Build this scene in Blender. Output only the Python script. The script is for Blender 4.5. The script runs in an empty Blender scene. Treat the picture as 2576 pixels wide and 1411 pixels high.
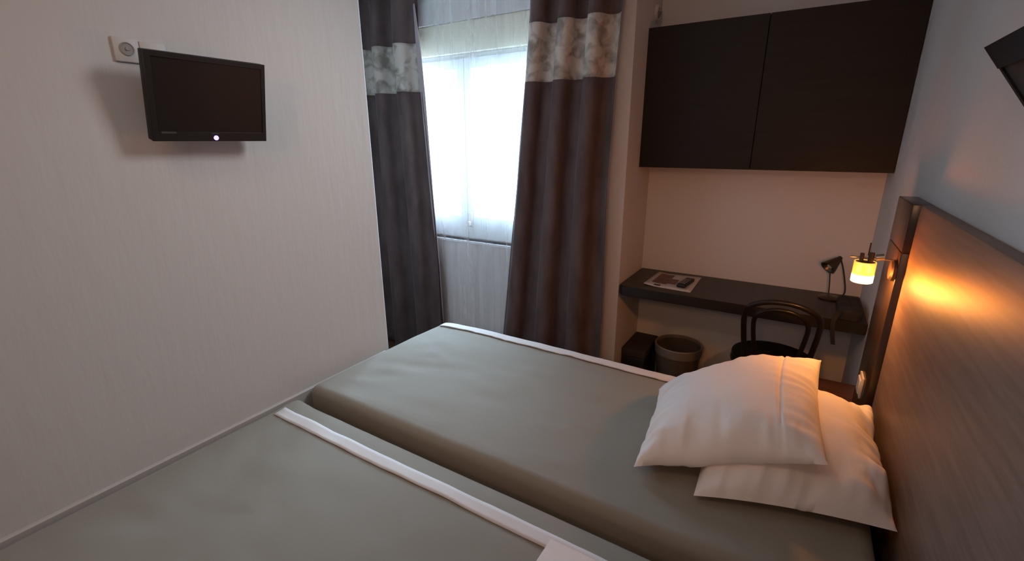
import bpy, bmesh, math, random
from mathutils import Vector, Matrix, noise
random.seed(7)
S = bpy.context.scene
COL = S.collection
PI = math.pi

# ------------------------------------------------------------------ materials
def lin(c):
    return tuple((v / 12.92 if v <= 0.04045 else ((v + 0.055) / 1.055) ** 2.4) for v in c)

def mat(name, rgb, rough=0.6, metal=0.0, spec=0.5, **kw):
    m = bpy.data.materials.new(name); m.use_nodes = True
    nt = m.node_tree; b = nt.nodes['Principled BSDF']
    b.inputs['Base Color'].default_value = (*rgb, 1)
    b.inputs['Roughness'].default_value = rough
    b.inputs['Metallic'].default_value = metal
    b.inputs['Specular IOR Level'].default_value = spec
    for k, v in kw.items():
        b.inputs[k].default_value = v
    return m

def N(m, t, **kw):
    n = m.node_tree.nodes.new(t)
    for k, v in kw.items():
        setattr(n, k, v)
    return n

def L(m, a, ao, b, bi):
    m.node_tree.links.new(a.outputs[ao], b.inputs[bi])

def noise_bump(m, scale=(1, 1, 1), nscale=40, detail=4, strength=0.2, dist=0.01, col=None, ramp=(0.35, 0.65), distort=0.0):
    """bump from object-space noise; col=(rgbA, rgbB) also mixes the base colour with the same noise"""
    b = m.node_tree.nodes['Principled BSDF']
    tc = N(m, 'ShaderNodeTexCoord'); mp = N(m, 'ShaderNodeMapping')
    mp.inputs['Scale'].default_value = scale
    nz = N(m, 'ShaderNodeTexNoise')
    nz.inputs['Scale'].default_value = nscale; nz.inputs['Detail'].default_value = detail
    nz.inputs['Distortion'].default_value = distort
    L(m, tc, 'Object', mp, 'Vector'); L(m, mp, 'Vector', nz, 'Vector')
    if strength:
        bp = N(m, 'ShaderNodeBump'); bp.inputs['Strength'].default_value = strength
        bp.inputs['Distance'].default_value = dist
        L(m, nz, 'Fac', bp, 'Height'); L(m, bp, 'Normal', b, 'Normal')
    if col:
        r = N(m, 'ShaderNodeValToRGB')
        r.color_ramp.elements[0].position = ramp[0]; r.color_ramp.elements[1].position = ramp[1]
        r.color_ramp.elements[0].color = (*col[0], 1); r.color_ramp.elements[1].color = (*col[1], 1)
        L(m, nz, 'Fac', r, 'Fac'); L(m, r, 'Color', b, 'Base Color')
    return m

WALL = noise_bump(mat('wall_plaster', (0.585, 0.565, 0.55), 0.85, spec=0.2), (1, 1, 0.22), 26, 5, 0.16, 0.010)
CEIL = mat('ceiling_paint', (0.72, 0.70, 0.67), 0.9)
FLOOR = noise_bump(mat('floor_laminate', (0.12, 0.055, 0.03), 0.45), (1, 9, 1), 5, 5, 0.05, 0.004, ((0.09, 0.04, 0.022), (0.15, 0.075, 0.042)))
TRIM = mat('plinth_paint', (0.50, 0.47, 0.44), 0.6)
COVER = noise_bump(mat('coverlet_sage_grey', (0.275, 0.250, 0.205), 0.80, spec=0.25, **{'Sheen Weight': 0.15}), (1, 1, 1), 9, 6, 0.10, 0.02)
BAND = noise_bump(mat('white_cotton_band', (0.72, 0.68, 0.66), 0.8, spec=0.2), (1, 1, 1), 30, 3, 0.08, 0.005)
PILLOW = noise_bump(mat('white_cotton_pillowcase', (0.83, 0.785, 0.76), 0.85, spec=0.2), (1, 1, 1), 7, 5, 0.16, 0.03)
BASE = mat('bed_base_fabric', (0.06, 0.055, 0.05), 0.9)
VELVET = noise_bump(mat('taupe_velvet', (0.080, 0.055, 0.050), 0.75, spec=0.2, **{'Sheen Weight': 0.12, 'Sheen Roughness': 0.4}),
                    (1, 1, 0.3), 14, 5, 0.08, 0.01, ((0.075, 0.048, 0.043), (0.112, 0.075, 0.068)))
BEIGE = noise_bump(mat('crushed_beige_velvet', (0.34, 0.30, 0.26), 0.7, spec=0.3, **{'Sheen Weight': 0.1}),
                   (1, 1, 1), 16, 6, 0.15, 0.01, ((0.20, 0.165, 0.135), (0.46, 0.385, 0.325)), (0.34, 0.56), 0.6)
LINING = mat('mauve_lining', (0.42, 0.33, 0.33), 0.8)
WENGE = noise_bump(mat('wenge_laminate', (0.020, 0.0155, 0.012), 0.5, spec=0.2), (1, 1, 14), 5, 5, 0.03, 0.003, ((0.0105, 0.0085, 0.007), (0.014, 0.011, 0.009)))
WENGE_GLOSS = noise_bump(mat('wenge_glossy_panel', (0.03, 0.018, 0.012), 0.28, spec=0.55), (8, 8, 1), 6, 4, 0.02, 0.002, ((0.022, 0.014, 0.010), (0.042, 0.024, 0.016)))
DESK = noise_bump(mat('dark_wood_desk', (0.028, 0.021, 0.016), 0.38, spec=0.45), (1, 12, 1), 5, 4, 0.02, 0.002, ((0.013, 0.010, 0.008), (0.020, 0.0155, 0.012)))
TAUPE = noise_bump(mat('taupe_wood_headboard', (0.17, 0.105, 0.078), 0.46, spec=0.17), (1, 0.6, 9), 7, 5, 0.05, 0.002, ((0.150, 0.105, 0.083), (0.198, 0.142, 0.114)))
BLACK = mat('black_plastic', (0.010, 0.010, 0.011), 0.5, spec=0.35)
SCREEN = mat('tv_screen_glass', (0.011, 0.011, 0.011), 0.42, spec=0.25)
BLACKWOOD = mat('black_lacquered_beech', (0.012, 0.010, 0.009), 0.30, spec=0.35)
BLACKFAB = mat('black_canvas', (0.012, 0.011, 0.012), 0.8)
METAL = mat('brushed_steel', (0.42, 0.38, 0.34), 0.32, 1.0)
DARKMETAL = mat('dark_bronze_metal', (0.10, 0.075, 0.06), 0.35, 0.8)
WHITEPL = mat('white_plastic', (0.66, 0.60, 0.56), 0.4)
HOLE = mat('socket_recess', (0.18, 0.15, 0.14), 0.6)
PVC = mat('white_window_pvc', (0.72, 0.74, 0.76), 0.4)
SHUTTER = noise_bump(mat('cream_shutter_slats', (0.72, 0.69, 0.56), 0.6), (0, 0, 1), 60, 1, 0.1, 0.01)
PAPER = mat('glossy_paper', (0.50, 0.44, 0.40), 0.4)
BINMAT = mat('smoky_plastic_bin', (0.085, 0.066, 0.052), 0.4)
PLATE = mat('off_white_plate', (0.54, 0.50, 0.465), 0.5)
PIT = mat('plate_recess', (0.30, 0.27, 0.25), 0.6)
BAGLINER = mat('bin_liner', (0.17, 0.14, 0.115), 0.5)
NIGHT = noise_bump(mat('reddish_wood', (0.12, 0.045, 0.022), 0.4), (1, 10, 1), 5, 4, 0.0, 0.0, ((0.09, 0.034, 0.016), (0.15, 0.058, 0.028)))
BROWNMAT = mat('dark_brown_face', (0.040, 0.030, 0.024), 0.7, spec=0.2)
JET = mat('matt_black_edging', (0.010, 0.010, 0.010), 0.7, spec=0.2)

def emis(name, rgb, s):
    m = bpy.data.materials.new(name); m.use_nodes = True; nt = m.node_tree; nt.nodes.clear()
    e = nt.nodes.new('ShaderNodeEmission'); o = nt.nodes.new('ShaderNodeOutputMaterial')
    e.inputs[0].default_value = (*rgb, 1); e.inputs[1].default_value = s
    nt.links.new(e.outputs[0], o.inputs[0]); return m
LED = emis('standby_led', (0.34, 0.28, 1.0), 3)
BULB = emis('warm_bulb', (1.0, 0.66, 0.25), 1.6)

def thin(name, parts):
    """mix of transparent / translucent / diffuse / glossy for thin sheets: parts = [(type, colour, weight, rough)]"""
    m = bpy.data.materials.new(name); m.use_nodes = True; nt = m.node_tree; nt.nodes.clear()
    o = nt.nodes.new('ShaderNodeOutputMaterial'); acc = None; tot = 0
    for t, c, w, *r in parts:
        n = nt.nodes.new('ShaderNodeBsdf' + t if t != 'Emission' else 'ShaderNodeEmission')
        n.inputs[0].default_value = (*c, 1)
        if r:
            n.inputs[1].default_value = r[0]
        if acc is None:
            acc = n; tot = w
        else:
            mx = nt.nodes.new('ShaderNodeMixShader'); tot += w
            mx.inputs[0].default_value = w / tot
            nt.links.new(acc.outputs[0], mx.inputs[1]); nt.links.new(n.outputs[0], mx.inputs[2]); acc = mx
    nt.links.new(acc.outputs[0], o.inputs[0]); return m
SHEER = thin('white_voile', [('Translucent', (0.86, 0.86, 0.85), 0.05), ('Diffuse', (0.80, 0.80, 0.78), 0.95), ('Transparent', (1, 1, 1), 0.80)])
def streaks(m):
    # gathered threads: the cloth is denser in narrow upright streaks
    mx = [n for n in m.node_tree.nodes if n.type == 'MIX_SHADER'][-1]
    tc = N(m, 'ShaderNodeTexCoord'); mp = N(m, 'ShaderNodeMapping'); mp.inputs['Scale'].default_value = (1, 0, .04)
    a = N(m, 'ShaderNodeTexNoise'); a.inputs['Scale'].default_value = 16; a.inputs['Detail'].default_value = 6; a.inputs['Roughness'].default_value = .75
    r = N(m, 'ShaderNodeMapRange'); r.inputs['From Min'].default_value = .34; r.inputs['From Max'].default_value = .62
    r.inputs['To Min'].default_value = .62; r.inputs['To Max'].default_value = .90
    L(m, tc, 'Object', mp, 'Vector'); L(m, mp, 'Vector', a, 'Vector'); L(m, a, 'Fac', r, 'Value'); L(m, r, 'Result', mx, 0)
streaks(SHEER)
GLASS = thin('window_glass', [('Transparent', (0.95, 0.98, 1), 0.93), ('Glossy', (1, 1, 1), 0.07, 0.02)])
AMBER = thin('amber_glass', [('Transparent', (1.0, 0.74, 0.38), 0.74), ('Translucent', (1.0, 0.70, 0.30), 0.006), ('Glossy', (1, 0.9, 0.7), 0.05, 0.2), ('Emission', (1.0, 0.58, 0.12), 0.204, 2.6)])
FROST = thin('frosted_white_glass', [('Translucent', (1, 0.92, 0.78), 0.02), ('Transparent', (1, 0.88, 0.68), 0.62), ('Emission', (1.0, 0.84, 0.58), 0.36, 3.3)])

# ------------------------------------------------------------------ mesh helpers
def box(bm, x0, x1, y0, y1, z0, z1, bev=0.0, seg=2):
    r = bmesh.ops.create_cube(bm, size=1.0)
    vs = r['verts']
    for v in vs:
        v.co = Vector((x0 + (v.co.x + .5) * (x1 - x0), y0 + (v.co.y + .5) * (y1 - y0), z0 + (v.co.z + .5) * (z1 - z0)))
    if bev:
        es = list({e for v in vs for e in v.link_edges})
        bmesh.ops.bevel(bm, geom=es, offset=bev, segments=seg, profile=0.5, affect='EDGES')
    return vs

def nb(*a, **k):
    bm = bmesh.new(); box(bm, *a, **k); return bm

def tube(bm, pts, r, n=10, closed=False, caps=True):
    pts = [Vector(p) for p in pts]; m = len(pts)
    rr = r if isinstance(r, (list, tuple)) else [r] * m
    rings = []; up = None
    for i, p in enumerate(pts):
        a = pts[(i - 1) % m] if (closed or i > 0) else p
        b = pts[(i + 1) % m] if (closed or i < m - 1) else p
        t = (b - a).normalized()
        if up is None:
            up = t.orthogonal().normalized()
        up = (up - t * up.dot(t)).normalized(); w = t.cross(up)
        rings.append([bm.verts.new(p + (up * math.cos(2 * PI * k / n) + w * math.sin(2 * PI * k / n)) * rr[i]) for k in range(n)])
    for i in range(m if closed else m - 1):
        A, B = rings[i], rings[(i + 1) % m]
        off = 0
        if closed and i == m - 1:
            off = min(range(n), key=lambda o: sum((A[k].co - B[(k + o) % n].co).length for k in range(n)))
        for k in range(n):
            bm.faces.new((A[k], A[(k + 1) % n], B[(k + 1 + off) % n], B[(k + off) % n]))
    if caps and not closed:
        bm.faces.new(rings[0][::-1]); bm.faces.new(rings[-1])

def lathe(bm, prof, c=(0, 0, 0), n=32, M=None, cap=(False, False)):
    """prof [(r,z)] about local z; M optional rotation matrix"""
    rings = []
    for r, z in prof:
        ring = []
        for k in range(n):
            v = Vector((r * math.cos(2 * PI * k / n), r * math.sin(2 * PI * k / n), z))
            if M: v = M @ v
            ring.append(bm.verts.new(v + Vector(c)))
        rings.append(ring)
    for A, B in zip(rings, rings[1:]):
        for k in range(n):
            bm.faces.new((A[k], A[(k + 1) % n], B[(k + 1) % n], B[k]))
    if cap[0]: bm.faces.new(rings[0][::-1])
    if cap[1]: bm.faces.new(rings[-1])

def grid(bm, nu, nv, f):
    V = [[bm.verts.new(f(i / nu, j / nv)) for i in range(nu + 1)] for j in range(nv + 1)]
    for j in range(nv):
        for i in range(nu):
            bm.faces.new((V[j][i], V[j][i + 1], V[j + 1][i + 1], V[j + 1][i]))
    return V

def smooth_path(pts, n=8):
    P = [Vector(p) for p in pts]; out = []
    Q = [P[0] * 2 - P[1]] + P + [P[-1] * 2 - P[-2]]
    for i in range(1, len(Q) - 2):
        a, b, c, d = Q[i - 1:i + 3]
        for k in range(n):
            t = k / n
            out.append(0.5 * ((2 * b) + (c - a) * t + (2 * a - 5 * b + 4 * c - d) * t * t + (3 * b - a - 3 * c + d) * t ** 3))
    out.append(P[-1]); return out

# ------------------------------------------------------------------ object helpers
def obj(name, bm, m, parent=None, smooth=True, angle=40):
    root = parent
    while root is not None and root.parent is not None:
        root = root.parent
    off = root.location if root is not None else Vector((0, 0, 0))
    for v in bm.verts:
        v.co -= off
    bmesh.ops.recalc_face_normals(bm, faces=bm.faces[:])
    me = bpy.data.meshes.new(name); bm.to_mesh(me); bm.free()
    me.materials.append(m)
    if smooth:
        for p in me.polygons: p.use_smooth = True
        me.set_sharp_from_angle(angle=math.radians(angle))
    o = bpy.data.objects.new(name, me); COL.objects.link(o)
    if parent is not None: o.parent = parent
    return o

def thing(name, label, cat, loc, group=None):
    o = bpy.data.objects.new(name, None); o.empty_display_size = 0.05; COL.objects.link(o)
    o.location = loc; o['label'] = label; o['category'] = cat
    if group: o['group'] = group
    return o

def tag(o, label, cat, group=None):
    o['label'] = label; o['category'] = cat
    if group: o['group'] = group
    return o

def struct(name, bm, m, label, cat, parent=None):
    o = obj(name, bm, m, parent, smooth=False)
    if parent is None:
        o['kind'] = 'structure'; o['label'] = label; o['category'] = cat
    return o

def solid(o, t, offset=-1):
    md = o.modifiers.new('thickness', 'SOLIDIFY'); md.thickness = t; md.offset = offset

# ------------------------------------------------------------------ camera (solved from the photograph's lines)
XW, W, ND, FZ = 0.238, 2.15, 2.946, 2.50   # left wall face, right wall face, niche back, window wall face
K = 0.987                                   # niche left reveal
yaw, pitch, roll = 0.5544, 0.2902, -0.004
fw = Vector((-math.sin(yaw) * math.cos(pitch), math.cos(yaw) * math.cos(pitch), -math.sin(pitch)))
rt = Vector((math.cos(yaw), math.sin(yaw), 0)); up = rt.cross(fw)
r2 = rt * math.cos(roll) + up * math.sin(roll); u2 = -rt * math.sin(roll) + up * math.cos(roll)
cd = bpy.data.cameras.new('camera'); cam = bpy.data.objects.new('camera', cd); COL.objects.link(cam)
cam.matrix_world = Matrix(((r2.x, u2.x, -fw.x, 1.8117), (r2.y, u2.y, -fw.y, 0), (r2.z, u2.z, -fw.z, 1.5471), (0, 0, 0, 1)))
cd.sensor_width = 36; cd.lens = 36 * 1169.73 / 2576; cd.clip_start = 0.02
S.camera = cam

# ------------------------------------------------------------------ setting
CZ = 2.62
struct('floor', nb(-1.2, W + .12, -1.6, ND + .12, -0.1, 0), FLOOR, 'reddish brown laminate floor under the beds', 'floor')
struct('ceiling', nb(-1.2, W + .12, -1.6, ND + .12, CZ, CZ + .1), CEIL, 'plain white ceiling of the room', 'ceiling')
# left wall block (its far corner is rounded); beyond it the room widens to the window
bm = bmesh.new()
R_ = 0.010; YL = 1.425
pl = [(-1.2, -1.6), (XW, -1.6)]
for k in range(9):
    a = k / 8 * PI / 2
    pl.append((XW - R_ + R_ * math.cos(a), YL - R_ + R_ * math.sin(a)))
pl.append((-1.2, YL))
b0 = [bm.verts.new((x, y, 0)) for x, y in pl]; b1 = [bm.verts.new((x, y, CZ)) for x, y in pl]
for i in range(len(pl)):
    j = (i + 1) % len(pl); bm.faces.new((b0[i], b0[j], b1[j], b1[i]))
bm.faces.new(b0[::-1]); bm.faces.new(b1)
o = struct('wall_left', bm, WALL, 'pale plastered wall on the left that carries the television', 'wall')
for p in o.data.polygons: p.use_smooth = True
o.data.set_sharp_from_angle(angle=math.radians(30))
struct('wall_recess', nb(-1.2, -1.1, YL, FZ, 0, CZ), WALL, 'pale end wall of the window recess behind the left wall', 'wall')
struct('wall_right', nb(W, W + .12, -1.6, ND + .12, 0, CZ), WALL, 'pale wall on the right behind the headboard', 'wall')
struct('wall_rear', nb(XW - .1, W + .1, -1.6, -1.5, 0, CZ), WALL, 'pale wall opposite the window', 'wall')
struct('wall_niche', nb(K - .05, W + .1, ND, ND + .12, 0, CZ), WALL, 'back wall of the desk niche under the dark wall cabinet', 'wall')
# window wall with its opening
WX0, WX1, WZ0, WZ1 = -0.80, 0.58, 0.90, 2.25
bm = bmesh.new()
box(bm, -1.2, WX0, FZ, ND + .12, 0, CZ); box(bm, WX1, K, FZ, ND + .12, 0, CZ, 0.0)
box(bm, WX0, WX1, FZ, FZ + .34, 0, WZ0); box(bm, WX0, WX1, FZ, FZ + .34, WZ1, CZ)
struct('wall_window', bm, WALL, 'pale wall around the window, ending in a narrow strip beside the desk niche', 'wall')
# skirting panel along the left wall
struct('trim_1', nb(XW, XW + .016, -1.5, YL - .03, 0, .606, .003, 1), TRIM, 'low grey panel along the foot of the left wall beside the beds', 'trim')

# window: frame, two sashes, panes, sill, lowered shutter slats
YF = FZ + .062
w = thing('window_1', 'bright white double window behind the sheer curtain', 'window', (-.11, YF, WZ0)); w['kind'] = 'structure'
bm = bmesh.new()
box(bm, WX0, WX0 + .05, YF, YF + .07, WZ0, WZ1); box(bm, WX1 - .05, WX1, YF, YF + .07, WZ0, WZ1)
box(bm, WX0 + .05, WX1 - .05, YF, YF + .07, WZ0, WZ0 + .06); box(bm, WX0 + .05, WX1 - .05, YF, YF + .07, 2.03, 2.074)
obj('frame', bm, PVC, w)
def sash(x0, x1):
    bm = bmesh.new(); z0, z1, t = WZ0 + .012, 2.045, .055
    box(bm, x0, x0 + t, YF - .02, YF + .05, z0, z1); box(bm, x1 - t, x1, YF - .02, YF + .05, z0, z1)
    box(bm, x0 + t, x1 - t, YF - .02, YF + .05, z0, z0 + .145); box(bm, x0 + t, x1 - t, YF - .02, YF + .05, z1 - .06, z1)
    s = obj('sash', bm, PVC, w)
    obj('pane', nb(x0 + t, x1 - t, YF + .012, YF + .016, z0 + .145, z1 - .06), GLASS, s)
    return s
sash(WX0 + .045, -.115); s2 = sash(-.112, WX1 - .045)
bm = bmesh.new(); box(bm, -.10, -.07, YF - .035, YF - .02, .99, 1.09, .004, 1); box(bm, -.095, -.075, YF - .06, YF - .035, 1.0, 1.03, .003, 1)
obj('handle', bm, WHITEPL, s2)
obj('sill', nb(WX0, WX1, FZ - .005, YF, WZ0 - .02, WZ0, .004, 1), PVC, w)
obj('shutter_box', nb(WX0 + .002, WX1 - .002, FZ + .02, YF + .16, 2.075, WZ1 - .002, .004, 2), SHUTTER, w)

# ------------------------------------------------------------------ curtains
def lerp_tab(tab, z):
    tab = sorted(tab)
    if z <= tab[0][0]: return tab[0][1]
    for (z0, a), (z1, b) in zip(tab, tab[1:]):
        if z <= z1: return a + (b - a) * (z - z0) / (z1 - z0)
    return tab[-1][1]

def drape(name, root, m, z0, z1, left, right, yc, amp, n, ph, t=.003, nu=120, nv=40, fall=0.5, skew=0.0):
    def f(u, v):
        z = z0 + (z1 - z0) * v
        xl, xr = lerp_tab(left, z), lerp_tab(right, z)
        a = amp * (1.0 - fall * 0.35 * (1 - z / 2.5))
        w_ = 2 * PI * (n * u + ph + skew * (1 - z / 2.5) * u)
        s = math.cos(w_); s = math.copysign(abs(s) ** 0.88, s)
        y = yc + a * s + 0.006 * noise.noise((u * 9, z * 1.3, ph * 7))
        x = xl + (xr - xl) * (u + 0.012 * math.sin(2 * w_)) + 0.004 * noise.noise((u * 5 + 3, z * 2, ph))
        return Vector((x, y, z))
    bm = bmesh.new(); grid(bm, nu, nv, f)
    o = obj(name, bm, m, root, angle=75); solid(o, t)
    return o

BZ0, BZ1, CTOP = 1.857, 2.142, 2.50
# right curtain
cr = thing('curtain', 'taupe brown velvet curtain right of the window with a pale beige band near its top', 'curtain', (.62, 2.40, 0))
RL = [(0, .215), (.34, .237), (1.265, .334), (1.8, .385), (2.2, .424), (2.5, .44)]
RR = [(0, .925), (1.35, .918), (1.84, .930), (2.2, .945), (2.5, .95)]
cfg = dict(left=RL, right=RR, yc=2.395, amp=.042, n=3.15, ph=.06)
drape('lower_drape', cr, VELVET, .02, BZ0, **cfg); drape('pale_band', cr, BEIGE, BZ0, BZ1, nv=14, **cfg); drape('upper_drape', cr, VELVET, BZ1, CTOP, nv=14, **cfg)
# left curtain
cl = thing('curtain', 'taupe brown velvet curtain left of the window, half hidden by the television wall', 'curtain', (-.62, 2.40, 0))
LR = [(0, -.262), (.27, -.273), (.7, -.292), (1.18, -.325), (1.83, -.372), (2.1, -.385), (2.5, -.375)]
LL = [(0, -.98), (2.5, -.92)]
cfg = dict(left=LL, right=LR, yc=2.395, amp=.046, n=2.75, ph=.30, skew=.25)
drape('lower_drape', cl, VELVET, .02, BZ0, **cfg); drape('pale_band', cl, BEIGE, BZ0, BZ1, nv=14, **cfg); drape('upper_drape', cl, VELVET, BZ1, CTOP, nv=14, **cfg)
def lin_f(u, v):
    z = .27 + (2.36 - .27) * v
    x0 = lerp_tab(LR, z) - .045;  wd = lerp_tab([(.27, .049), (.7, .057), (1.18, .065), (1.83, .087), (2.1, .082), (2.36, .045)], z)
    return Vector((x0 + wd * u, 2.448 - .03 * u, z))
bm = bmesh.new(); grid(bm, 8, 60, lin_f); o = obj('lining', bm, LINING, cl); o['label'] = 'mauve turned-back lining'; solid(o, .002)

# sheer
sh = bmesh.new()
fold = [(random.uniform(0, 1), random.uniform(.01, .03), random.uniform(.3, 1)) for _ in range(46)]
def sheer_f(u, v):
    z = .04 + (2.37 - .04) * v
    x = -.86 + 1.50 * u; y = 2.472
    for c, s_, a in fold:
        y += .016 * a * math.exp(-((u - c - .01 * (1 - v) * (a - .6)) / s_) ** 2)
    y += .006 * math.sin(u * 95 + 2 * math.sin(u * 13)) * (0.6 + .4 * v)
    return Vector((x, y - .012, z))
grid(sh, 300, 24, sheer_f)
o = obj('sheer_curtain', sh, SHEER, angle=80); tag(o, 'white see-through voile curtain hanging over the window between the brown curtains', 'curtain')

# ------------------------------------------------------------------ beds
def rounded_slab(bm, x0, x1, y0, y1, z0, z1, r, rc, nx=70, ny=40, sag=None):
    """soft rectangular pad: plan corners rounded by rc, top edge rounded by r; top may be shaped by sag(x,y)->dz"""
    prof = [(0, z0)] + [(0, z0 + (z1 - r - z0) * t) for t in (.25, .5, .75)]
    for k in range(7):
        a = k / 6 * PI / 2; prof.append((r * (1 - math.cos(a)), z1 - r + r * math.sin(a)))
    def outline(ins, n=16):
        P = []; rr = max(rc - ins, .004)
        cs = [(x1 - ins - rr, y1 - ins - rr, 0), (x0 + ins + rr, y1 - ins - rr, PI / 2), (x0 + ins + rr, y0 + ins + rr, PI), (x1 - ins - rr, y0 + ins + rr, 1.5 * PI)]
        pts = []
        for (cx, cy, a0) in cs:
            for k in range(7):
                a = a0 + k / 6 * PI / 2; pts.append((cx + rr * math.cos(a), cy + rr * math.sin(a)))
        out = []
        for i in range(len(pts)):
            a, b = pts[i], pts[(i + 1) % len(pts)]
            d = math.hypot(b[0] - a[0], b[1] - a[1]); out.append(a)
            if i % 7 == 6:
                m = 24
                for q in range(1, m): out.append((a[0] + (b[0] - a[0]) * q / m, a[1] + (b[1] - a[1]) * q / m))
        return out
    rings = []
    for ins, z in prof:
        rings.append([bm.verts.new((x, y, z + (sag(x, y) if sag and z > z1 - r - .001 else 0))) for x, y in outline(ins)])
    for A, B in zip(rings, rings[1:]):
        n = len(A)
        for k in range(n): bm.faces.new((A[k], A[(k + 1) % n], B[(k + 1) % n], B[k]))
    # top: shrink the outline inwards in rings
    last = rings[-1]; cx, cy = (x0 + x1) / 2, (y0 + y1) / 2
    hx, hy = (x1 - x0) / 2 - r, (y1 - y0) / 2 - r
    steps = 14
    base = [v.co.copy() for v in last]
    for s in range(1, steps + 1):
        t = s / steps; d = hy * t * .999
        ring = []
        for c in base:
            fx = max(0, (hx - d)) / hx; fy = max(0.0005, (hy - d)) / hy
            x, y = cx + (c.x - cx) * fx, cy + (c.y - cy) * fy
            ring.append(bm.verts.new((x, y, z1 + (sag(x, y) if sag else 0))))
        n = len(ring)
        for k in range(n): bm.faces.new((last[k], last[(k + 1) % n], ring[(k + 1) % n], ring[k]))
        last = ring
    bmesh.ops.remove_doubles(bm, verts=bm.verts[:], dist=.0016)
    bm.faces.ensure_lookup_table()

def strip_on(bm, x0, x1, y0, y1, zf, nx=60, ny=4):
    grid(bm, nx, ny, lambda u, v: Vector((x0 + (x1 - x0) * u, y0 + (y1 - y0) * v, zf(x0 + (x1 - x0) * u, y0 + (y1 - y0) * v))))

HX, PX, HZ = 2.117, 2.097, 1.362
XF, XE = 0.268, 2.082   # foot and head end of the mattresses
# far bed
FB0, FB1, FT = .962, 1.792, .632
def sag_far(x, y):
    e = min(1, (x - XF) / .12, (FB1 - y) / .05, (y - FB0) / .05)
    d = -.012 * max(0, 1 - (x - XF) / .25) * max(0, 1 - (FB1 - y) / .25)
    pl_ = .0022 * math.exp(-max(0, FB1 - .065 - y) / .035) * noise.noise((x * 38, y * 4, 2.2))
    return d + pl_ * max(0, e) + .007 * max(0, e) * noise.noise((x * 3.2, y * 5.5, 1.7)) + .0055 * max(0, e) * noise.noise((x * 9 + y * 6, y * 16 - x * 5, 5.1))
fb = thing('single_bed', 'farther bed with sage grey cover and white edge, two pillows at its head', 'bed', (1.2, 1.38, 0), 'twin beds')
bm = bmesh.new(); rounded_slab(bm, XF, XE, FB0, FB1, .17, FT, .034, .036, sag=sag_far); obj('coverlet', bm, COVER, fb)
bm = bmesh.new()
def far_band(u, v):
    x = XF + .035 + (XE - .05 - XF - .035) * u
    a = v * 1.15
    if a < 1:
        y = FB1 - .065 + .042 * a; z = FT + sag_far(x, y) + .004
    else:
        y = FB1 - .023 + .016 * math.sin((a - 1) / .15 * PI / 2); z = FT + sag_far(x, y) + .004 - .014 * (1 - math.cos((a - 1) / .15 * PI / 2))
    drop = max(0, 1 - (x - XF) / .09)
    return Vector((x, y - .018 * drop ** 2, z - .004 * drop ** 2))
grid(bm, 70, 10, far_band); o = obj('white_band', bm, BAND, fb, angle=80); o['label'] = 'white band'; solid(o, .004, 1)
obj('bed_base', nb(XF + .02, XE - .02, FB0 + .02, FB1 - .02, .0, .168, .01, 1), BASE, fb)
# near bed
NB0, NB1, NT = .06, .925, .606
def sag_near(x, y):
    e = min(1, (x - XF) / .12, (NB1 - y) / .05, (y - NB0) / .05)
    d = .010 * math.exp(-((x - XF - .03) / .05) ** 2 - ((y - NB1 + .03) / .05) ** 2)
    d -= .013 * max(0, (y - .845) / .08) ** 1.5
    d += .0018 * max(0, e) * math.exp(-abs(y - .82) / .05) * noise.noise((x * 36, y * 5, 4.2))
    return d + .006 * max(0, e) * noise.noise((x * 3.0, y * 5.0, 8.7)) + .005 * max(0, e) * noise.noise((x * 8 - y * 5, y * 15 + x * 6, 2.1))
nbd = thing('single_bed', 'nearer bed with sage grey cover and a white stripe along its far side', 'bed', (1.2, .49, 0), 'twin beds')
bm = bmesh.new(); rounded_slab(bm, XF, XE, NB0, NB1, .17, NT, .03, .03, sag=sag_near); obj('coverlet', bm, COVER, nbd)
bm = bmesh.new(); strip_on(bm, XF + .010, XE - .03, .797, .842, lambda x, y: NT + sag_near(x, y) + .0015 - .016 * max(0, 1 - (x - XF - .02) / .012) ** 2)
o = obj('white_band', bm, BAND, nbd, angle=80); o['label'] = 'white band'; solid(o, .003, 1)
obj('bed_base', nb(XF + .02, XE - .02, NB0 + .02, NB1 - .02, .0, .168, .01, 1), BASE, nbd)

# headboard
hb = thing('headboard', 'wide taupe wood headboard along the right wall ending in a dark glossy panel', 'headboard', (2.13, .9, 0))
obj('panel', nb(HX, W - .001, -.35, 1.82, 0, HZ, .004, 2), TAUPE, hb)
bm = bmesh.new(); box(bm, PX, W - .001, 1.82, 2.086, 0, 1.212, .003, 2); box(bm, PX, W - .001, 1.82, 2.086, 1.2145, HZ, .003, 2)
box(bm, PX + .004, W - .002, 1.824, 2.082, 1.2, 1.22)
o = obj('end_panel', bm, WENGE_GLOSS, hb); o['label'] = 'dark glossy end panel'

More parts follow.
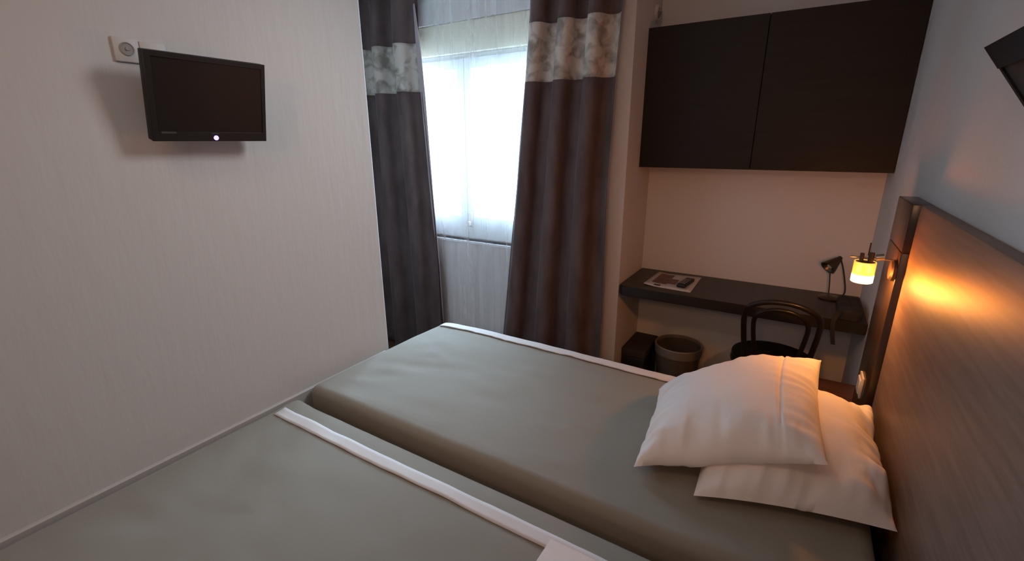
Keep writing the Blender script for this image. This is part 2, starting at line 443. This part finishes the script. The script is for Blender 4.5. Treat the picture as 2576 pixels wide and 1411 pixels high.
# pillows ------------------------------------------------------------------
def pillow(name, c, thick, seed, label, group, up_bias=.62, hem=None, nu=90, nv=70, pinch=.05, wr=1.0, soft=0.0):
    """c: corners FL, FR, BR, BL (front = towards the camera side); a soft case puffed above and below the corner quad"""
    FL, FR, BR, BL = [Vector(p) for p in c]
    nrm = ((FR - FL).cross(BL - FL) + (BR - FR).cross(BR - BL)).normalized()
    if nrm.z < 0: nrm = -nrm
    bm = bmesh.new(); tops = []
    def base(u, v):
        # edges bow inwards between the corners
        cu = pinch * (1 - (2 * v - 1) ** 2); cv = pinch * (1 - (2 * u - 1) ** 2)
        uu = cu + (1 - 2 * cu) * u; vv = cv + (1 - 2 * cv) * v
        return (FL * (1 - uu) + FR * uu) * (1 - vv) + (BL * (1 - uu) + BR * uu) * vv
    def puff(u, v):
        a = max(0, 1 - abs(2 * u - 1) ** 2.6) ** .54; b = max(0, 1 - abs(2 * v - 1) ** 2.6) ** .54
        return a * b
    def wrinkle(u, v):
        edge = 1 - min(1, min(u, v, 1 - u, 1 - v) / .28)
        w1 = noise.noise((u * 4 + seed, v * 4, seed * 1.3)) * .010
        # radial creases running in from the edges
        w2 = noise.noise((u * 3 + seed, v * 17, seed)) * .015 * max(0, 1 - min(u, 1 - u) / .30)
        w3 = noise.noise((u * 17, v * 3 + seed, seed + 4)) * .010 * max(0, 1 - min(v, 1 - v) / .35)
        w1 += soft * (noise.noise((u * 2.6 + seed * 2, v * 3.1, seed)) + .6 * abs(noise.noise((u * 5 + v * 3, v * 4 - u * 2 + seed, 7.7))))
        h = 0
        if hem: h = -.008 * math.exp(-((u - hem) / .009) ** 2)
        return wr * (w1 + w2 + w3) * (.35 + edge) + h
    for sgn, k in ((1, up_bias), (-1, 1 - up_bias)):
        def f(u, v):
            q = puff(u, v)
            return base(u, v) + nrm * sgn * thick * k * q + nrm * wrinkle(u, v) * min(1, q * 2.2) * (1 if sgn > 0 else .5)
        grid(bm, nu, nv, f)
    bmesh.ops.remove_doubles(bm, verts=bm.verts[:], dist=.0006)
    o = obj(name, bm, PILLOW, angle=88)
    tag(o, label, 'pillow', group); return o
pillow('pillow', [(1.684, 1.110, .652), (2.113, 1.200, .680), (2.106, 1.725, .700), (1.62, 1.74, .660)], .140, 3.3,
       'white pillow lying flat against the headboard under the tilted pillow', 'white pillows', .90, None, pinch=.030, wr=1.8, soft=.012)
pillow('pillow', [(1.515, 1.135, .655), (1.960, 1.200, .800), (1.955, 1.850, .800), (1.462, 1.605, .660)], .170, 9.1,
       'white pillow on top, tilted with its edge raised towards the headboard', 'white pillows', .70, .80, pinch=.030, wr=1.3, soft=.006)
pillow('pillow', [(1.424, .12, .645), (1.95, .12, .645), (1.95, .796, .645), (1.424, .796, .645)], .12, 5.7,
       'white pillow on the nearer bed, only its corner showing at the bottom of the picture', 'white pillows', .75, None, pinch=.0)

# ------------------------------------------------------------------ wall lamp
LX, LY, LZ = 2.018, 1.85, 1.11
sc = thing('wall_lamp', 'small lit amber glass wall lamp on the end panel of the headboard', 'lamp', (PX, LY, 1.15))
bm = bmesh.new(); lathe(bm, [(.0, .0), (.034, .0), (.034, .008), (.028, .014), (0, .016)], (PX, LY, 1.150), 28, Matrix.Rotation(-PI / 2, 3, 'Y')); obj('back_plate', bm, DARKMETAL, sc)
bm = bmesh.new(); tube(bm, [(PX, LY, 1.182), (1.975, LY, 1.182)], .0028, 8); tube(bm, [(LX + .024, LY, 1.185), (LX + .045, LY, 1.190)], .010, 12)
obj('arm', bm, METAL, sc)
bm = bmesh.new(); tube(bm, [(LX - .012, LY, 1.165), (LX - .012, LY, 1.196)], .006, 10); tube(bm, [(LX + .012, LY, 1.165), (LX + .012, LY, 1.200)], .008, 10)
tube(bm, [(LX + .004, LY, 1.19), (LX + .004, LY, 1.232)], .0022, 8); tube(bm, [(LX - .024, LY, 1.163), (LX + .024, LY, 1.163)], .004, 8)
lathe(bm, [(0, 1.1665), (.0265, 1.1665), (.0265, 1.1685), (0, 1.1685)], (LX, LY, 0), 28)
obj('lamp_holder', bm, DARKMETAL, sc)
bm = bmesh.new(); prof = [(.0305, 1.128), (.0305, 1.170)]; lathe(bm, prof, (LX, LY, 0), 32); lathe(bm, [(.0285, 1.128), (.0285, 1.170)], (LX, LY, 0), 32)
o = obj('lamp_shade', bm, AMBER, sc)
bm = bmesh.new(); lathe(bm, [(.0, 1.102), (.027, 1.100), (.0305, 1.1025), (.0307, 1.128)], (LX, LY, 0), 32); o2 = obj('frosted_rim', bm, FROST, o); o2['label'] = 'white frosted rim'
bm = bmesh.new(); bmesh.ops.create_uvsphere(bm, u_segments=12, v_segments=8, radius=.009)
for v in bm.verts: v.co += Vector((LX, LY, 1.135))
obj('bulb', bm, BULB, sc)
ld = bpy.data.lights.new('wall_lamp_light', 'POINT'); ld.energy = 13.5; ld.color = (1.0, .43, .12); ld.shadow_soft_size = .027
lo = bpy.data.objects.new('wall_lamp_light', ld); COL.objects.link(lo); lo.location = (LX, LY, 1.130)

# light switch low on the end panel
sw = thing('light_switch', 'pale light switch low on the dark end panel of the headboard', 'switch', (PX, 1.955, .70))
obj('plate', nb(PX - .008, PX, 1.915, 1.99, .655, .735, .003, 2), WHITEPL, sw)
bm = nb(PX - .013, PX - .007, 1.925, 1.98, .668, .722, .002, 1); obj('rocker', bm, WHITEPL, sw)

# ------------------------------------------------------------------ wall cabinet
YC, C0, C1, XM = 2.726, 1.404, 2.1225, 1.561
cb = thing('wall_cabinet', 'black brown wall cabinet with two plain doors above the desk', 'cabinet', (1.56, 2.84, C0))
obj('carcass', nb(K + .001, W - .001, YC + .02, ND - .001, C0 + .002, C1 - .002), WENGE, cb)
obj('door', nb(K - .006, XM - .0015, YC, YC + .019, C0, C1, .0015, 1), WENGE, cb)
obj('door', nb(XM + .0015, W - .003, YC, YC + .019, C0, C1, .0015, 1), WENGE, cb)

# ------------------------------------------------------------------ desk
DZ, DT, YD = .755, .055, 2.487
dk = thing('desk', 'dark wood shelf desk fixed across the niche under the cabinet', 'desk', (1.57, 2.72, DZ - DT))
bm = bmesh.new()
pl = [(K + .002, ND - .002)]
r = .035
for k in range(8):
    a = PI + k / 7 * PI / 2; pl.append((K + .002 + r + r * math.cos(a), YD + r + r * math.sin(a)))
for k in range(4):
    a = 1.5 * PI + k / 3 * PI / 2; pl.append((W - .002 - .012 + .012 * math.cos(a), YD + .012 + .012 * math.sin(a)))
pl.append((W - .002, ND - .002))
a0 = [bm.verts.new((x, y, DZ - DT)) for x, y in pl]; a1 = [bm.verts.new((x, y, DZ)) for x, y in pl]
for i in range(len(pl)):
    j = (i + 1) % len(pl); bm.faces.new((a0[i], a0[j], a1[j], a1[i]))
bm.faces.new(a0[::-1]); bm.faces.new(a1)
bmesh.ops.bevel(bm, geom=[e for e in bm.edges if abs(e.verts[0].co.z - e.verts[1].co.z) < 1e-5], offset=.004, segments=2, affect='EDGES')
obj('desk_top', bm, DESK, dk, angle=22)
obj('support_rail', nb(K + .003, W - .003, ND - .03, ND - .002, DZ - DT - .06, DZ - DT), DESK, dk)

# leaflet and remote control
lf = thing('leaflet', 'pale printed leaflet with dark red pictures lying at the left end of the desk', 'leaflet', (1.24, 2.73, DZ))
P4 = [(1.108, 2.575), (1.370, 2.556), (1.366, 2.895), (1.120, 2.870)]
def q4(u, v):
    a, b, c, d = [Vector(p) for p in P4]
    return (a * (1 - u) + b * u) * (1 - v) + (d * (1 - u) + c * u) * v
def patch(bm, u0, u1, v0, v1, z, n=1, curl=0):
    grid(bm, 8, 8, lambda u, v: Vector((*q4(u0 + (u1 - u0) * u, v0 + (v1 - v0) * v), z + curl * max(0, .35 - (u0 + (u1 - u0) * u)) ** 2)))
bm = bmesh.new(); patch(bm, 0, 1, 0, 1, DZ + .002, curl=.06); o = obj('sheet', bm, PAPER, lf); solid(o, .0018)
RED = noise_bump(mat('dark_red_print', (.12, .035, .03), .4), (1, 1, 1), 22, 4, 0, 0, ((.05, .02, .018), (.17, .06, .04)))
bm = bmesh.new(); patch(bm, .10, .42, .22, .90, DZ + .0033, curl=.06); patch(bm, .42, .60, .30, .62, DZ + .0033, curl=.06); o = obj('picture', bm, RED, lf); o['label'] = 'dark red printed picture'
bm = bmesh.new(); patch(bm, .20, .34, .05, .14, DZ + .0033, curl=.06); obj('printed_mark', bm, BLACK, lf)
rc = thing('remote_control', 'small black remote control lying on the leaflet', 'remote control', (1.316, 2.69, DZ + .003))
def rem(x0, x1, y0, y1, z0, z1, bev):
    bm = nb(x0, x1, y0, y1, z0, z1, bev, 2)
    M = Matrix.Translation((1.316, 2.69, 0)) @ Matrix.Rotation(math.radians(-7), 4, 'Z')
    bmesh.ops.transform(bm, matrix=M, verts=bm.verts[:]); return bm
obj('body', rem(-.024, .024, -.085, .085, DZ + .004, DZ + .024, .006), BLACK, rc)
bm = bmesh.new()
for i in range(3):
    for j in range(5):
        b = rem(-.016 + i * .012, -.008 + i * .012, -.06 + j * .022, -.05 + j * .022, DZ + .023, DZ + .026, 0)
        me = bpy.data.meshes.new('t'); b.to_mesh(me); b.free(); bm.from_mesh(me); bpy.data.meshes.remove(me)
obj('buttons', bm, HOLE, rc)

# desk lamp
tl = thing('desk_lamp', 'small unlit metal desk lamp with a cone head at the right end of the desk', 'lamp', (2.02, 2.83, DZ))
bm = bmesh.new(); lathe(bm, [(.0, 0), (.050, 0), (.052, .006), (.046, .011), (.0, .014)], (2.01, 2.83, DZ), 32); obj('base', bm, DARKMETAL, tl)
bm = bmesh.new(); tube(bm, smooth_path([(2.005, 2.84, DZ + .01), (2.000, 2.85, .83), (1.992, 2.85, .895)], 6), .0032, 8); obj('rod', bm, DARKMETAL, tl)
bm = bmesh.new(); tube(bm, smooth_path([(2.058, 2.855, DZ + .008), (2.072, 2.85, .80), (2.050, 2.85, .90), (2.028, 2.85, .965)], 6), .0035, 8)
tube(bm, smooth_path([(2.012, 2.845, DZ + .011), (2.04, 2.86, DZ + .006), (2.058, 2.855, DZ + .008)], 5), .0035, 8); obj('rod', bm, DARKMETAL, tl)
ax = (Vector((1.972, 2.815, .912)) - Vector((2.026, 2.86, .970))).normalized()
Mh = ax.to_track_quat('Z', 'Y').to_matrix()
bm = bmesh.new(); lathe(bm, [(.0, -.004), (.010, -.002), (.014, .012), (.036, .070), (.039, .082), (.035, .080), (.012, .02), (.0, .015)], (2.026, 2.86, .970), 28, Mh); hd = obj('lamp_head', bm, DARKMETAL, tl)
bm = bmesh.new(); lathe(bm, [(0, .076), (.012, .072), (.016, .058), (.010, .035), (.006, .02)], (2.026, 2.86, .970), 16, Mh); obj('bulb', bm, mat('unlit_bulb', (.6, .55, .5), .15), hd)

# black bag at the right end of the desk with its strap hanging down
bg = thing('bag', 'small black bag lying on the right end of the desk with a strap hanging down', 'bag', (2.075, 2.62, DZ))
bm = bmesh.new(); rounded_slab(bm, 2.035, 2.128, 2.50, 2.76, DZ + .001, DZ + .05, .02, .03, sag=lambda x, y: .008 * noise.noise((x * 20, y * 14, 3)))
obj('body', bm, BLACKFAB, bg)
bm = bmesh.new()
pth = smooth_path([(2.06, 2.56, DZ + .05), (2.035, 2.50, DZ + .035), (2.018, 2.474, DZ - .005), (2.022, 2.470, .70), (2.034, 2.472, .638)], 8)
for a, b in zip(pth, pth[1:]):
    pass
V = []
for p in pth:
    V.append([bm.verts.new(p + Vector((s * .009, 0, 0)) + Vector((0, d, 0))) for s, d in ((-1, -.002), (1, -.002), (1, .002), (-1, .002))])
for A, B in zip(V, V[1:]):
    for k in range(4): bm.faces.new((A[k], A[(k + 1) % 4], B[(k + 1) % 4], B[k]))
bm.faces.new(V[0][::-1]); bm.faces.new(V[-1]); obj('strap', bm, BLACKFAB, bg)

# ------------------------------------------------------------------ bentwood chair
ch = thing('chair', 'black bentwood chair with a round seat pushed in at the desk', 'chair', (1.80, 2.62, 0))
SC = Vector((1.80, 2.61, .455))
bm = bmesh.new(); lathe(bm, [(0, -.012), (.17, -.012), (.188, -.010), (.195, 0), (.193, .012), (.180, .016), (.16, .010), (0, .004)], SC, 40); obj('seat', bm, BLACKWOOD, ch)
bm = bmesh.new(); tube(bm, [(SC.x + .182 * math.cos(t * 2 * PI / 40), SC.y + .182 * math.sin(t * 2 * PI / 40), .428) for t in range(40)], .016, 8, closed=True); obj('seat_ring', bm, BLACKWOOD, ch)
def hoop(xc, hw0, hw1, zt, yb, yt, r):
    pts = []
    zb = .44
    pts += [(xc - hw0, yb, zb), (xc - (hw0 + hw1) / 2 - .004, yb + (yt - yb) * .4, zb + (zt - zb) * .4), (xc - hw1, yb + (yt - yb) * .72, zb + (zt - zb) * .74)]
    for k in range(1, 8):
        a = PI - k / 8 * PI
        pts.append((xc + hw1 * math.cos(a), yb + (yt - yb) * (.80 + .20 * math.sin(a)), zb + (zt - zb) * (.80 + .20 * math.sin(a))))
    pts += [(xc + hw1, yb + (yt - yb) * .72, zb + (zt - zb) * .74), (xc + (hw0 + hw1) / 2 + .004, yb + (yt - yb) * .4, zb + (zt - zb) * .4), (xc + hw0, yb, zb)]
    bm = bmesh.new(); tube(bm, smooth_path(pts, 6), r, 10); return bm
obj('backrest_hoop', hoop(1.813, .122, .150, .865, 2.44, 2.26, .0125), BLACKWOOD, ch)
obj('backrest_hoop', hoop(1.813, .072, .108, .825, 2.43, 2.275, .0105), BLACKWOOD, ch)
for sx, sy in ((-1, -1), (1, -1), (-1, 1), (1, 1)):
    bm = bmesh.new(); tube(bm, smooth_path([(SC.x + sx * .12, SC.y + sy * .12, .44), (SC.x + sx * .15, SC.y + sy * .15, .22), (SC.x + sx * .175, SC.y + sy * .175, .0)], 6), .014, 10); obj('leg', bm, BLACKWOOD, ch)
bm = bmesh.new(); tube(bm, [(SC.x + .165 * math.cos(t * 2 * PI / 32), SC.y + .165 * math.sin(t * 2 * PI / 32), .24) for t in range(32)], .009, 8, closed=True); obj('stretcher', bm, BLACKWOOD, ch)

# ------------------------------------------------------------------ under the desk
wb = thing('wastebasket', 'round smoky brown wastebasket with a pale rim under the desk', 'wastebasket', (1.30, 2.77, 0))
bm = bmesh.new(); lathe(bm, [(0, 0), (.105, 0), (.135, .34), (.128, .34), (.100, .01), (0, .01)], (1.30, 2.77, 0), 40); obj('bucket', bm, BINMAT, wb)
bm = bmesh.new(); lathe(bm, [(.137, .300), (.141, .352), (.136, .358), (.129, .352), (.126, .27)], (1.30, 2.77, 0), 40); o = obj('liner', bm, BAGLINER, wb); o['label'] = 'pale bin liner folded over the rim'
bx = thing('storage_box', 'small black box on the floor between the wastebasket and the niche wall', 'box', (1.06, 2.78, 0))
obj('body', nb(K + .006, 1.135, 2.63, 2.92, 0, .26, .008, 2), BLACK, bx)
obj('lid', nb(K + .004, 1.139, 2.626, 2.924, .26, .315, .008, 2), BROWNMAT, bx)
ns = thing('bedside_table', 'reddish wood bedside table in the corner behind the pillows under the wall lamp', 'bedside table', (2.05, 2.16, 0))
obj('top', nb(1.985, W - .003, 2.095, 2.38, .475, .50, .003, 2), NIGHT, ns)
obj('body', nb(2.0, W - .003, 2.11, 2.37, .06, .475), NIGHT, ns)

# ------------------------------------------------------------------ television
TL, TR, BR, BL = [Vector(p) for p in ((.361, .600, 1.7715), (.370, .913, 1.7715), (.3195, .914, 1.5515), (.310, .600, 1.5515))]
cen = (TL + TR + BR + BL) / 4
ex = ((TR - TL) + (BR - BL)).normalized(); ez = ((TL - BL) + (TR - BR)); ez = (ez - ex * ez.dot(ex)).normalized(); en = ex.cross(ez)
if en.x < 0: en = -en
TM = Matrix(((ex.x, ez.x, en.x, cen.x), (ex.y, ez.y, en.y, cen.y), (ex.z, ez.z, en.z, cen.z), (0, 0, 0, 1)))
def tvbox(bm, u0, u1, v0, v1, d0, d1, bev=0, seg=2):
    b = nb(u0, u1, v0, v1, d0, d1, bev, seg); bmesh.ops.transform(b, matrix=TM, verts=b.verts[:])
    me = bpy.data.meshes.new('t'); b.to_mesh(me); b.free(); bm.from_mesh(me); bpy.data.meshes.remove(me)
tw, th = .1565, .113
tv = thing('mounted_television', 'small black flat television tilted down on a bracket on the left wall', 'television', (XW, cen.y, cen.z))
bm = bmesh.new(); tvbox(bm, -tw, tw, -th, th, -.030, -.004, .004); tvbox(bm, -tw * .6, tw * .6, -th * .75, th * .6, -.045, -.028, .006); obj('housing', bm, BLACK, tv)
bm = bmesh.new()
tvbox(bm, -tw, -tw + .016, -th, th, -.006, .0, .001, 1); tvbox(bm, tw - .012, tw, -th, th, -.006, .0, .001, 1)
tvbox(bm, -tw + .014, tw - .01, th - .014, th, -.006, .0, .001, 1); tvbox(bm, -tw + .014, tw - .01, -th, -th + .026, -.006, .0, .001, 1)
bz = obj('bezel', bm, BLACK, tv)
bm = bmesh.new(); tvbox(bm, -tw + .014, tw - .01, -th + .024, th - .013, -.006, -.0025); obj('screen', bm, SCREEN, tv)
bm = bmesh.new(); b = bmesh.new(); lathe(b, [(0, 0), (.0068, 0), (.0068, .0015), (0, .0022)], (.004, -th + .010, 0), 20)
bmesh.ops.transform(b, matrix=TM, verts=b.verts[:]); me = bpy.data.meshes.new('t'); b.to_mesh(me); b.free(); bm.from_mesh(me)
o = obj('standby_light', bm, LED, bz); o['label'] = 'glowing violet blue standby light'
MARK = mat('grey_mark', (.06, .06, .065), .5)
for a_, b_, c_, d_ in ((-.008, .012, .021, .0235), (-tw + .022, -tw + .058, .021, .026)):
    bm = bmesh.new(); tvbox(bm, a_, b_, -th + c_, -th + d_, -.001, .0006); obj('maker_mark', bm, MARK, bz)
bm = bmesh.new(); box(bm, XW, XW + .012, cen.y - .05, cen.y + .05, 1.62, 1.72, .002, 1); tube(bm, [(XW + .01, cen.y, 1.665), (cen.x - .03, cen.y, 1.662)], .016, 12)
obj('wall_bracket', bm, BLACK, tv)

# wall sockets
so = thing('wall_socket', 'white wall socket plate with a round recess just left of the television', 'socket', (XW, .615, 1.78))
bm = bmesh.new(); box(bm, XW, XW + .009, .583, .642, 1.752, 1.812, .003, 2); obj('plate', bm, PLATE, so)
bm = bmesh.new(); lathe(bm, [(.0155, 0), (.0165, .0025), (.0145, .003), (.0135, .001), (.005, .001), (.004, .004), (0, .004)], (XW + .009, .612, 1.784), 24, Matrix.Rotation(PI / 2, 3, 'Y')); obj('round_recess', bm, PIT, so)
so = thing('wall_plate', 'white blank wall plate half hidden behind the top of the television', 'wall plate', (XW, .675, 1.78))
bm = bmesh.new(); box(bm, XW, XW + .009, .6425, .705, 1.752, 1.808, .003, 2); obj('plate', bm, PLATE, so)
so = thing('wall_socket', 'round wall socket high on the niche side wall above the cabinet', 'socket', (K, 2.83, 2.215))
bm = bmesh.new(); lathe(bm, [(0, 0), (.045, 0), (.045, .008), (.038, .014), (.030, .014), (.028, .006), (0, .006)], (K, 2.85, 2.215), 28, Matrix.Rotation(PI / 2, 3, 'Y')); obj('plate', bm, PLATE, so)
bm = bmesh.new(); tube(bm, [(K + .005, 2.842, 2.212), (K + .020, 2.845, 2.205)], .017, 14); obj('plug', bm, HOLE, so)

# tilted black-edged panel on the right wall
pf = thing('slanted_panel', 'black edged dark brown panel slanting out from the right wall above the headboard', 'wall panel', (W, 1.2, 1.70))
A = Vector((2.1235, 1.505, 1.745)); Bt = Vector((2.150, 1.262, 1.608))
def pan(bm, s0, s1, t0, t1, d0, d1):
    """s along the wall towards the camera (m), t down the slope 0..1, d thickness"""
    dn = Vector((-(A.z - Bt.z), 0, -(Bt.x - A.x))).normalized()
    vs = []
    for d in (d0, d1):
        for t in (t0, t1):
            for s in (s0, s1):
                p = A + (Bt - A) * t + Vector((0, -s, 0)) + dn * d
                vs.append(bm.verts.new(p))
    for q in ((0, 1, 3, 2), (4, 6, 7, 5), (0, 4, 5, 1), (2, 3, 7, 6), (0, 2, 6, 4), (1, 5, 7, 3)):
        bm.faces.new([vs[i] for i in q])
bm = bmesh.new(); pan(bm, 0, .62, 0, 1.12, 0, .014); obj('board', bm, BROWNMAT, pf, smooth=False)
bm = bmesh.new(); pan(bm, -.001, .62, -.002, .40, .013, .020); pan(bm, -.001, .012, .40, 1.12, .013, .018)
o = obj('edging', bm, JET, pf, smooth=False); o['label'] = 'black edging'
bm = bmesh.new(); box(bm, A.x + .008, W, .95, 1.36, 1.715, 1.733); obj('bracket', bm, BLACK, pf)

# ------------------------------------------------------------------ light
wd = bpy.data.worlds.new('world'); S.world = wd; wd.use_nodes = True
bgn = wd.node_tree.nodes['Background']; bgn.inputs[0].default_value = (.58, .79, 1.0, 1); bgn.inputs[1].default_value = 44.0
pd = bpy.data.lights.new('window_portal', 'AREA'); pd.shape = 'RECTANGLE'; pd.size = WX1 - WX0; pd.size_y = WZ1 - WZ0
pd.cycles.is_portal = True
po = bpy.data.objects.new('window_portal', pd); COL.objects.link(po); po.location = ((WX0 + WX1) / 2, FZ + .36, (WZ0 + WZ1) / 2); po.rotation_euler = (-PI / 2, 0, 0)
# added warm fill light, no known fixture, above and behind the camera
cl_ = bpy.data.lights.new('warm_fill_overhead', 'AREA'); cl_.shape = 'DISK'; cl_.size = .5; cl_.energy = 5.5; cl_.color = (1.0, .60, .36)
co = bpy.data.objects.new('warm_fill_overhead', cl_); COL.objects.link(co); co.location = (1.05, -.3, CZ - .05)
# added fill spot to brighten the television wall, not a known fixture
sp = bpy.data.lights.new('fill_spot_left_wall', 'SPOT'); sp.energy = 52; sp.color = (.90, .96, 1.0); sp.spot_size = math.radians(74); sp.spot_blend = 1.0; sp.shadow_soft_size = .26
so_ = bpy.data.objects.new('fill_spot_left_wall', sp); COL.objects.link(so_); so_.location = (1.70, 1.62, 2.40)
so_.rotation_euler = (Vector((XW, 1.02, 1.20)) - so_.location).to_track_quat('-Z', 'Y').to_euler()

# added warm fill spot behind the camera, lifts the curtains and wall strip
se = bpy.data.lights.new('warm_fill_spot_rear', 'SPOT'); se.energy = 46; se.color = (1.0, .50, .25); se.spot_size = math.radians(60); se.spot_blend = .9; se.shadow_soft_size = .20
eo = bpy.data.objects.new('warm_fill_spot_rear', se); COL.objects.link(eo); eo.location = (1.72, -1.30, 2.15)
eo.rotation_euler = (Vector((.92, 2.4, 1.40)) - eo.location).to_track_quat('-Z', 'Y').to_euler()

S.view_settings.view_transform = 'Standard'
S.view_settings.look = 'None'
S.view_settings.exposure = 0.0
S.view_settings.gamma = 1.0
S.view_settings.use_curve_mapping = False
S.cycles.use_denoising = True
S.cycles.max_bounces = 10; S.cycles.diffuse_bounces = 6; S.cycles.transparent_max_bounces = 12
S.cycles.sample_clamp_indirect = 6
S.cycles.caustics_reflective = False
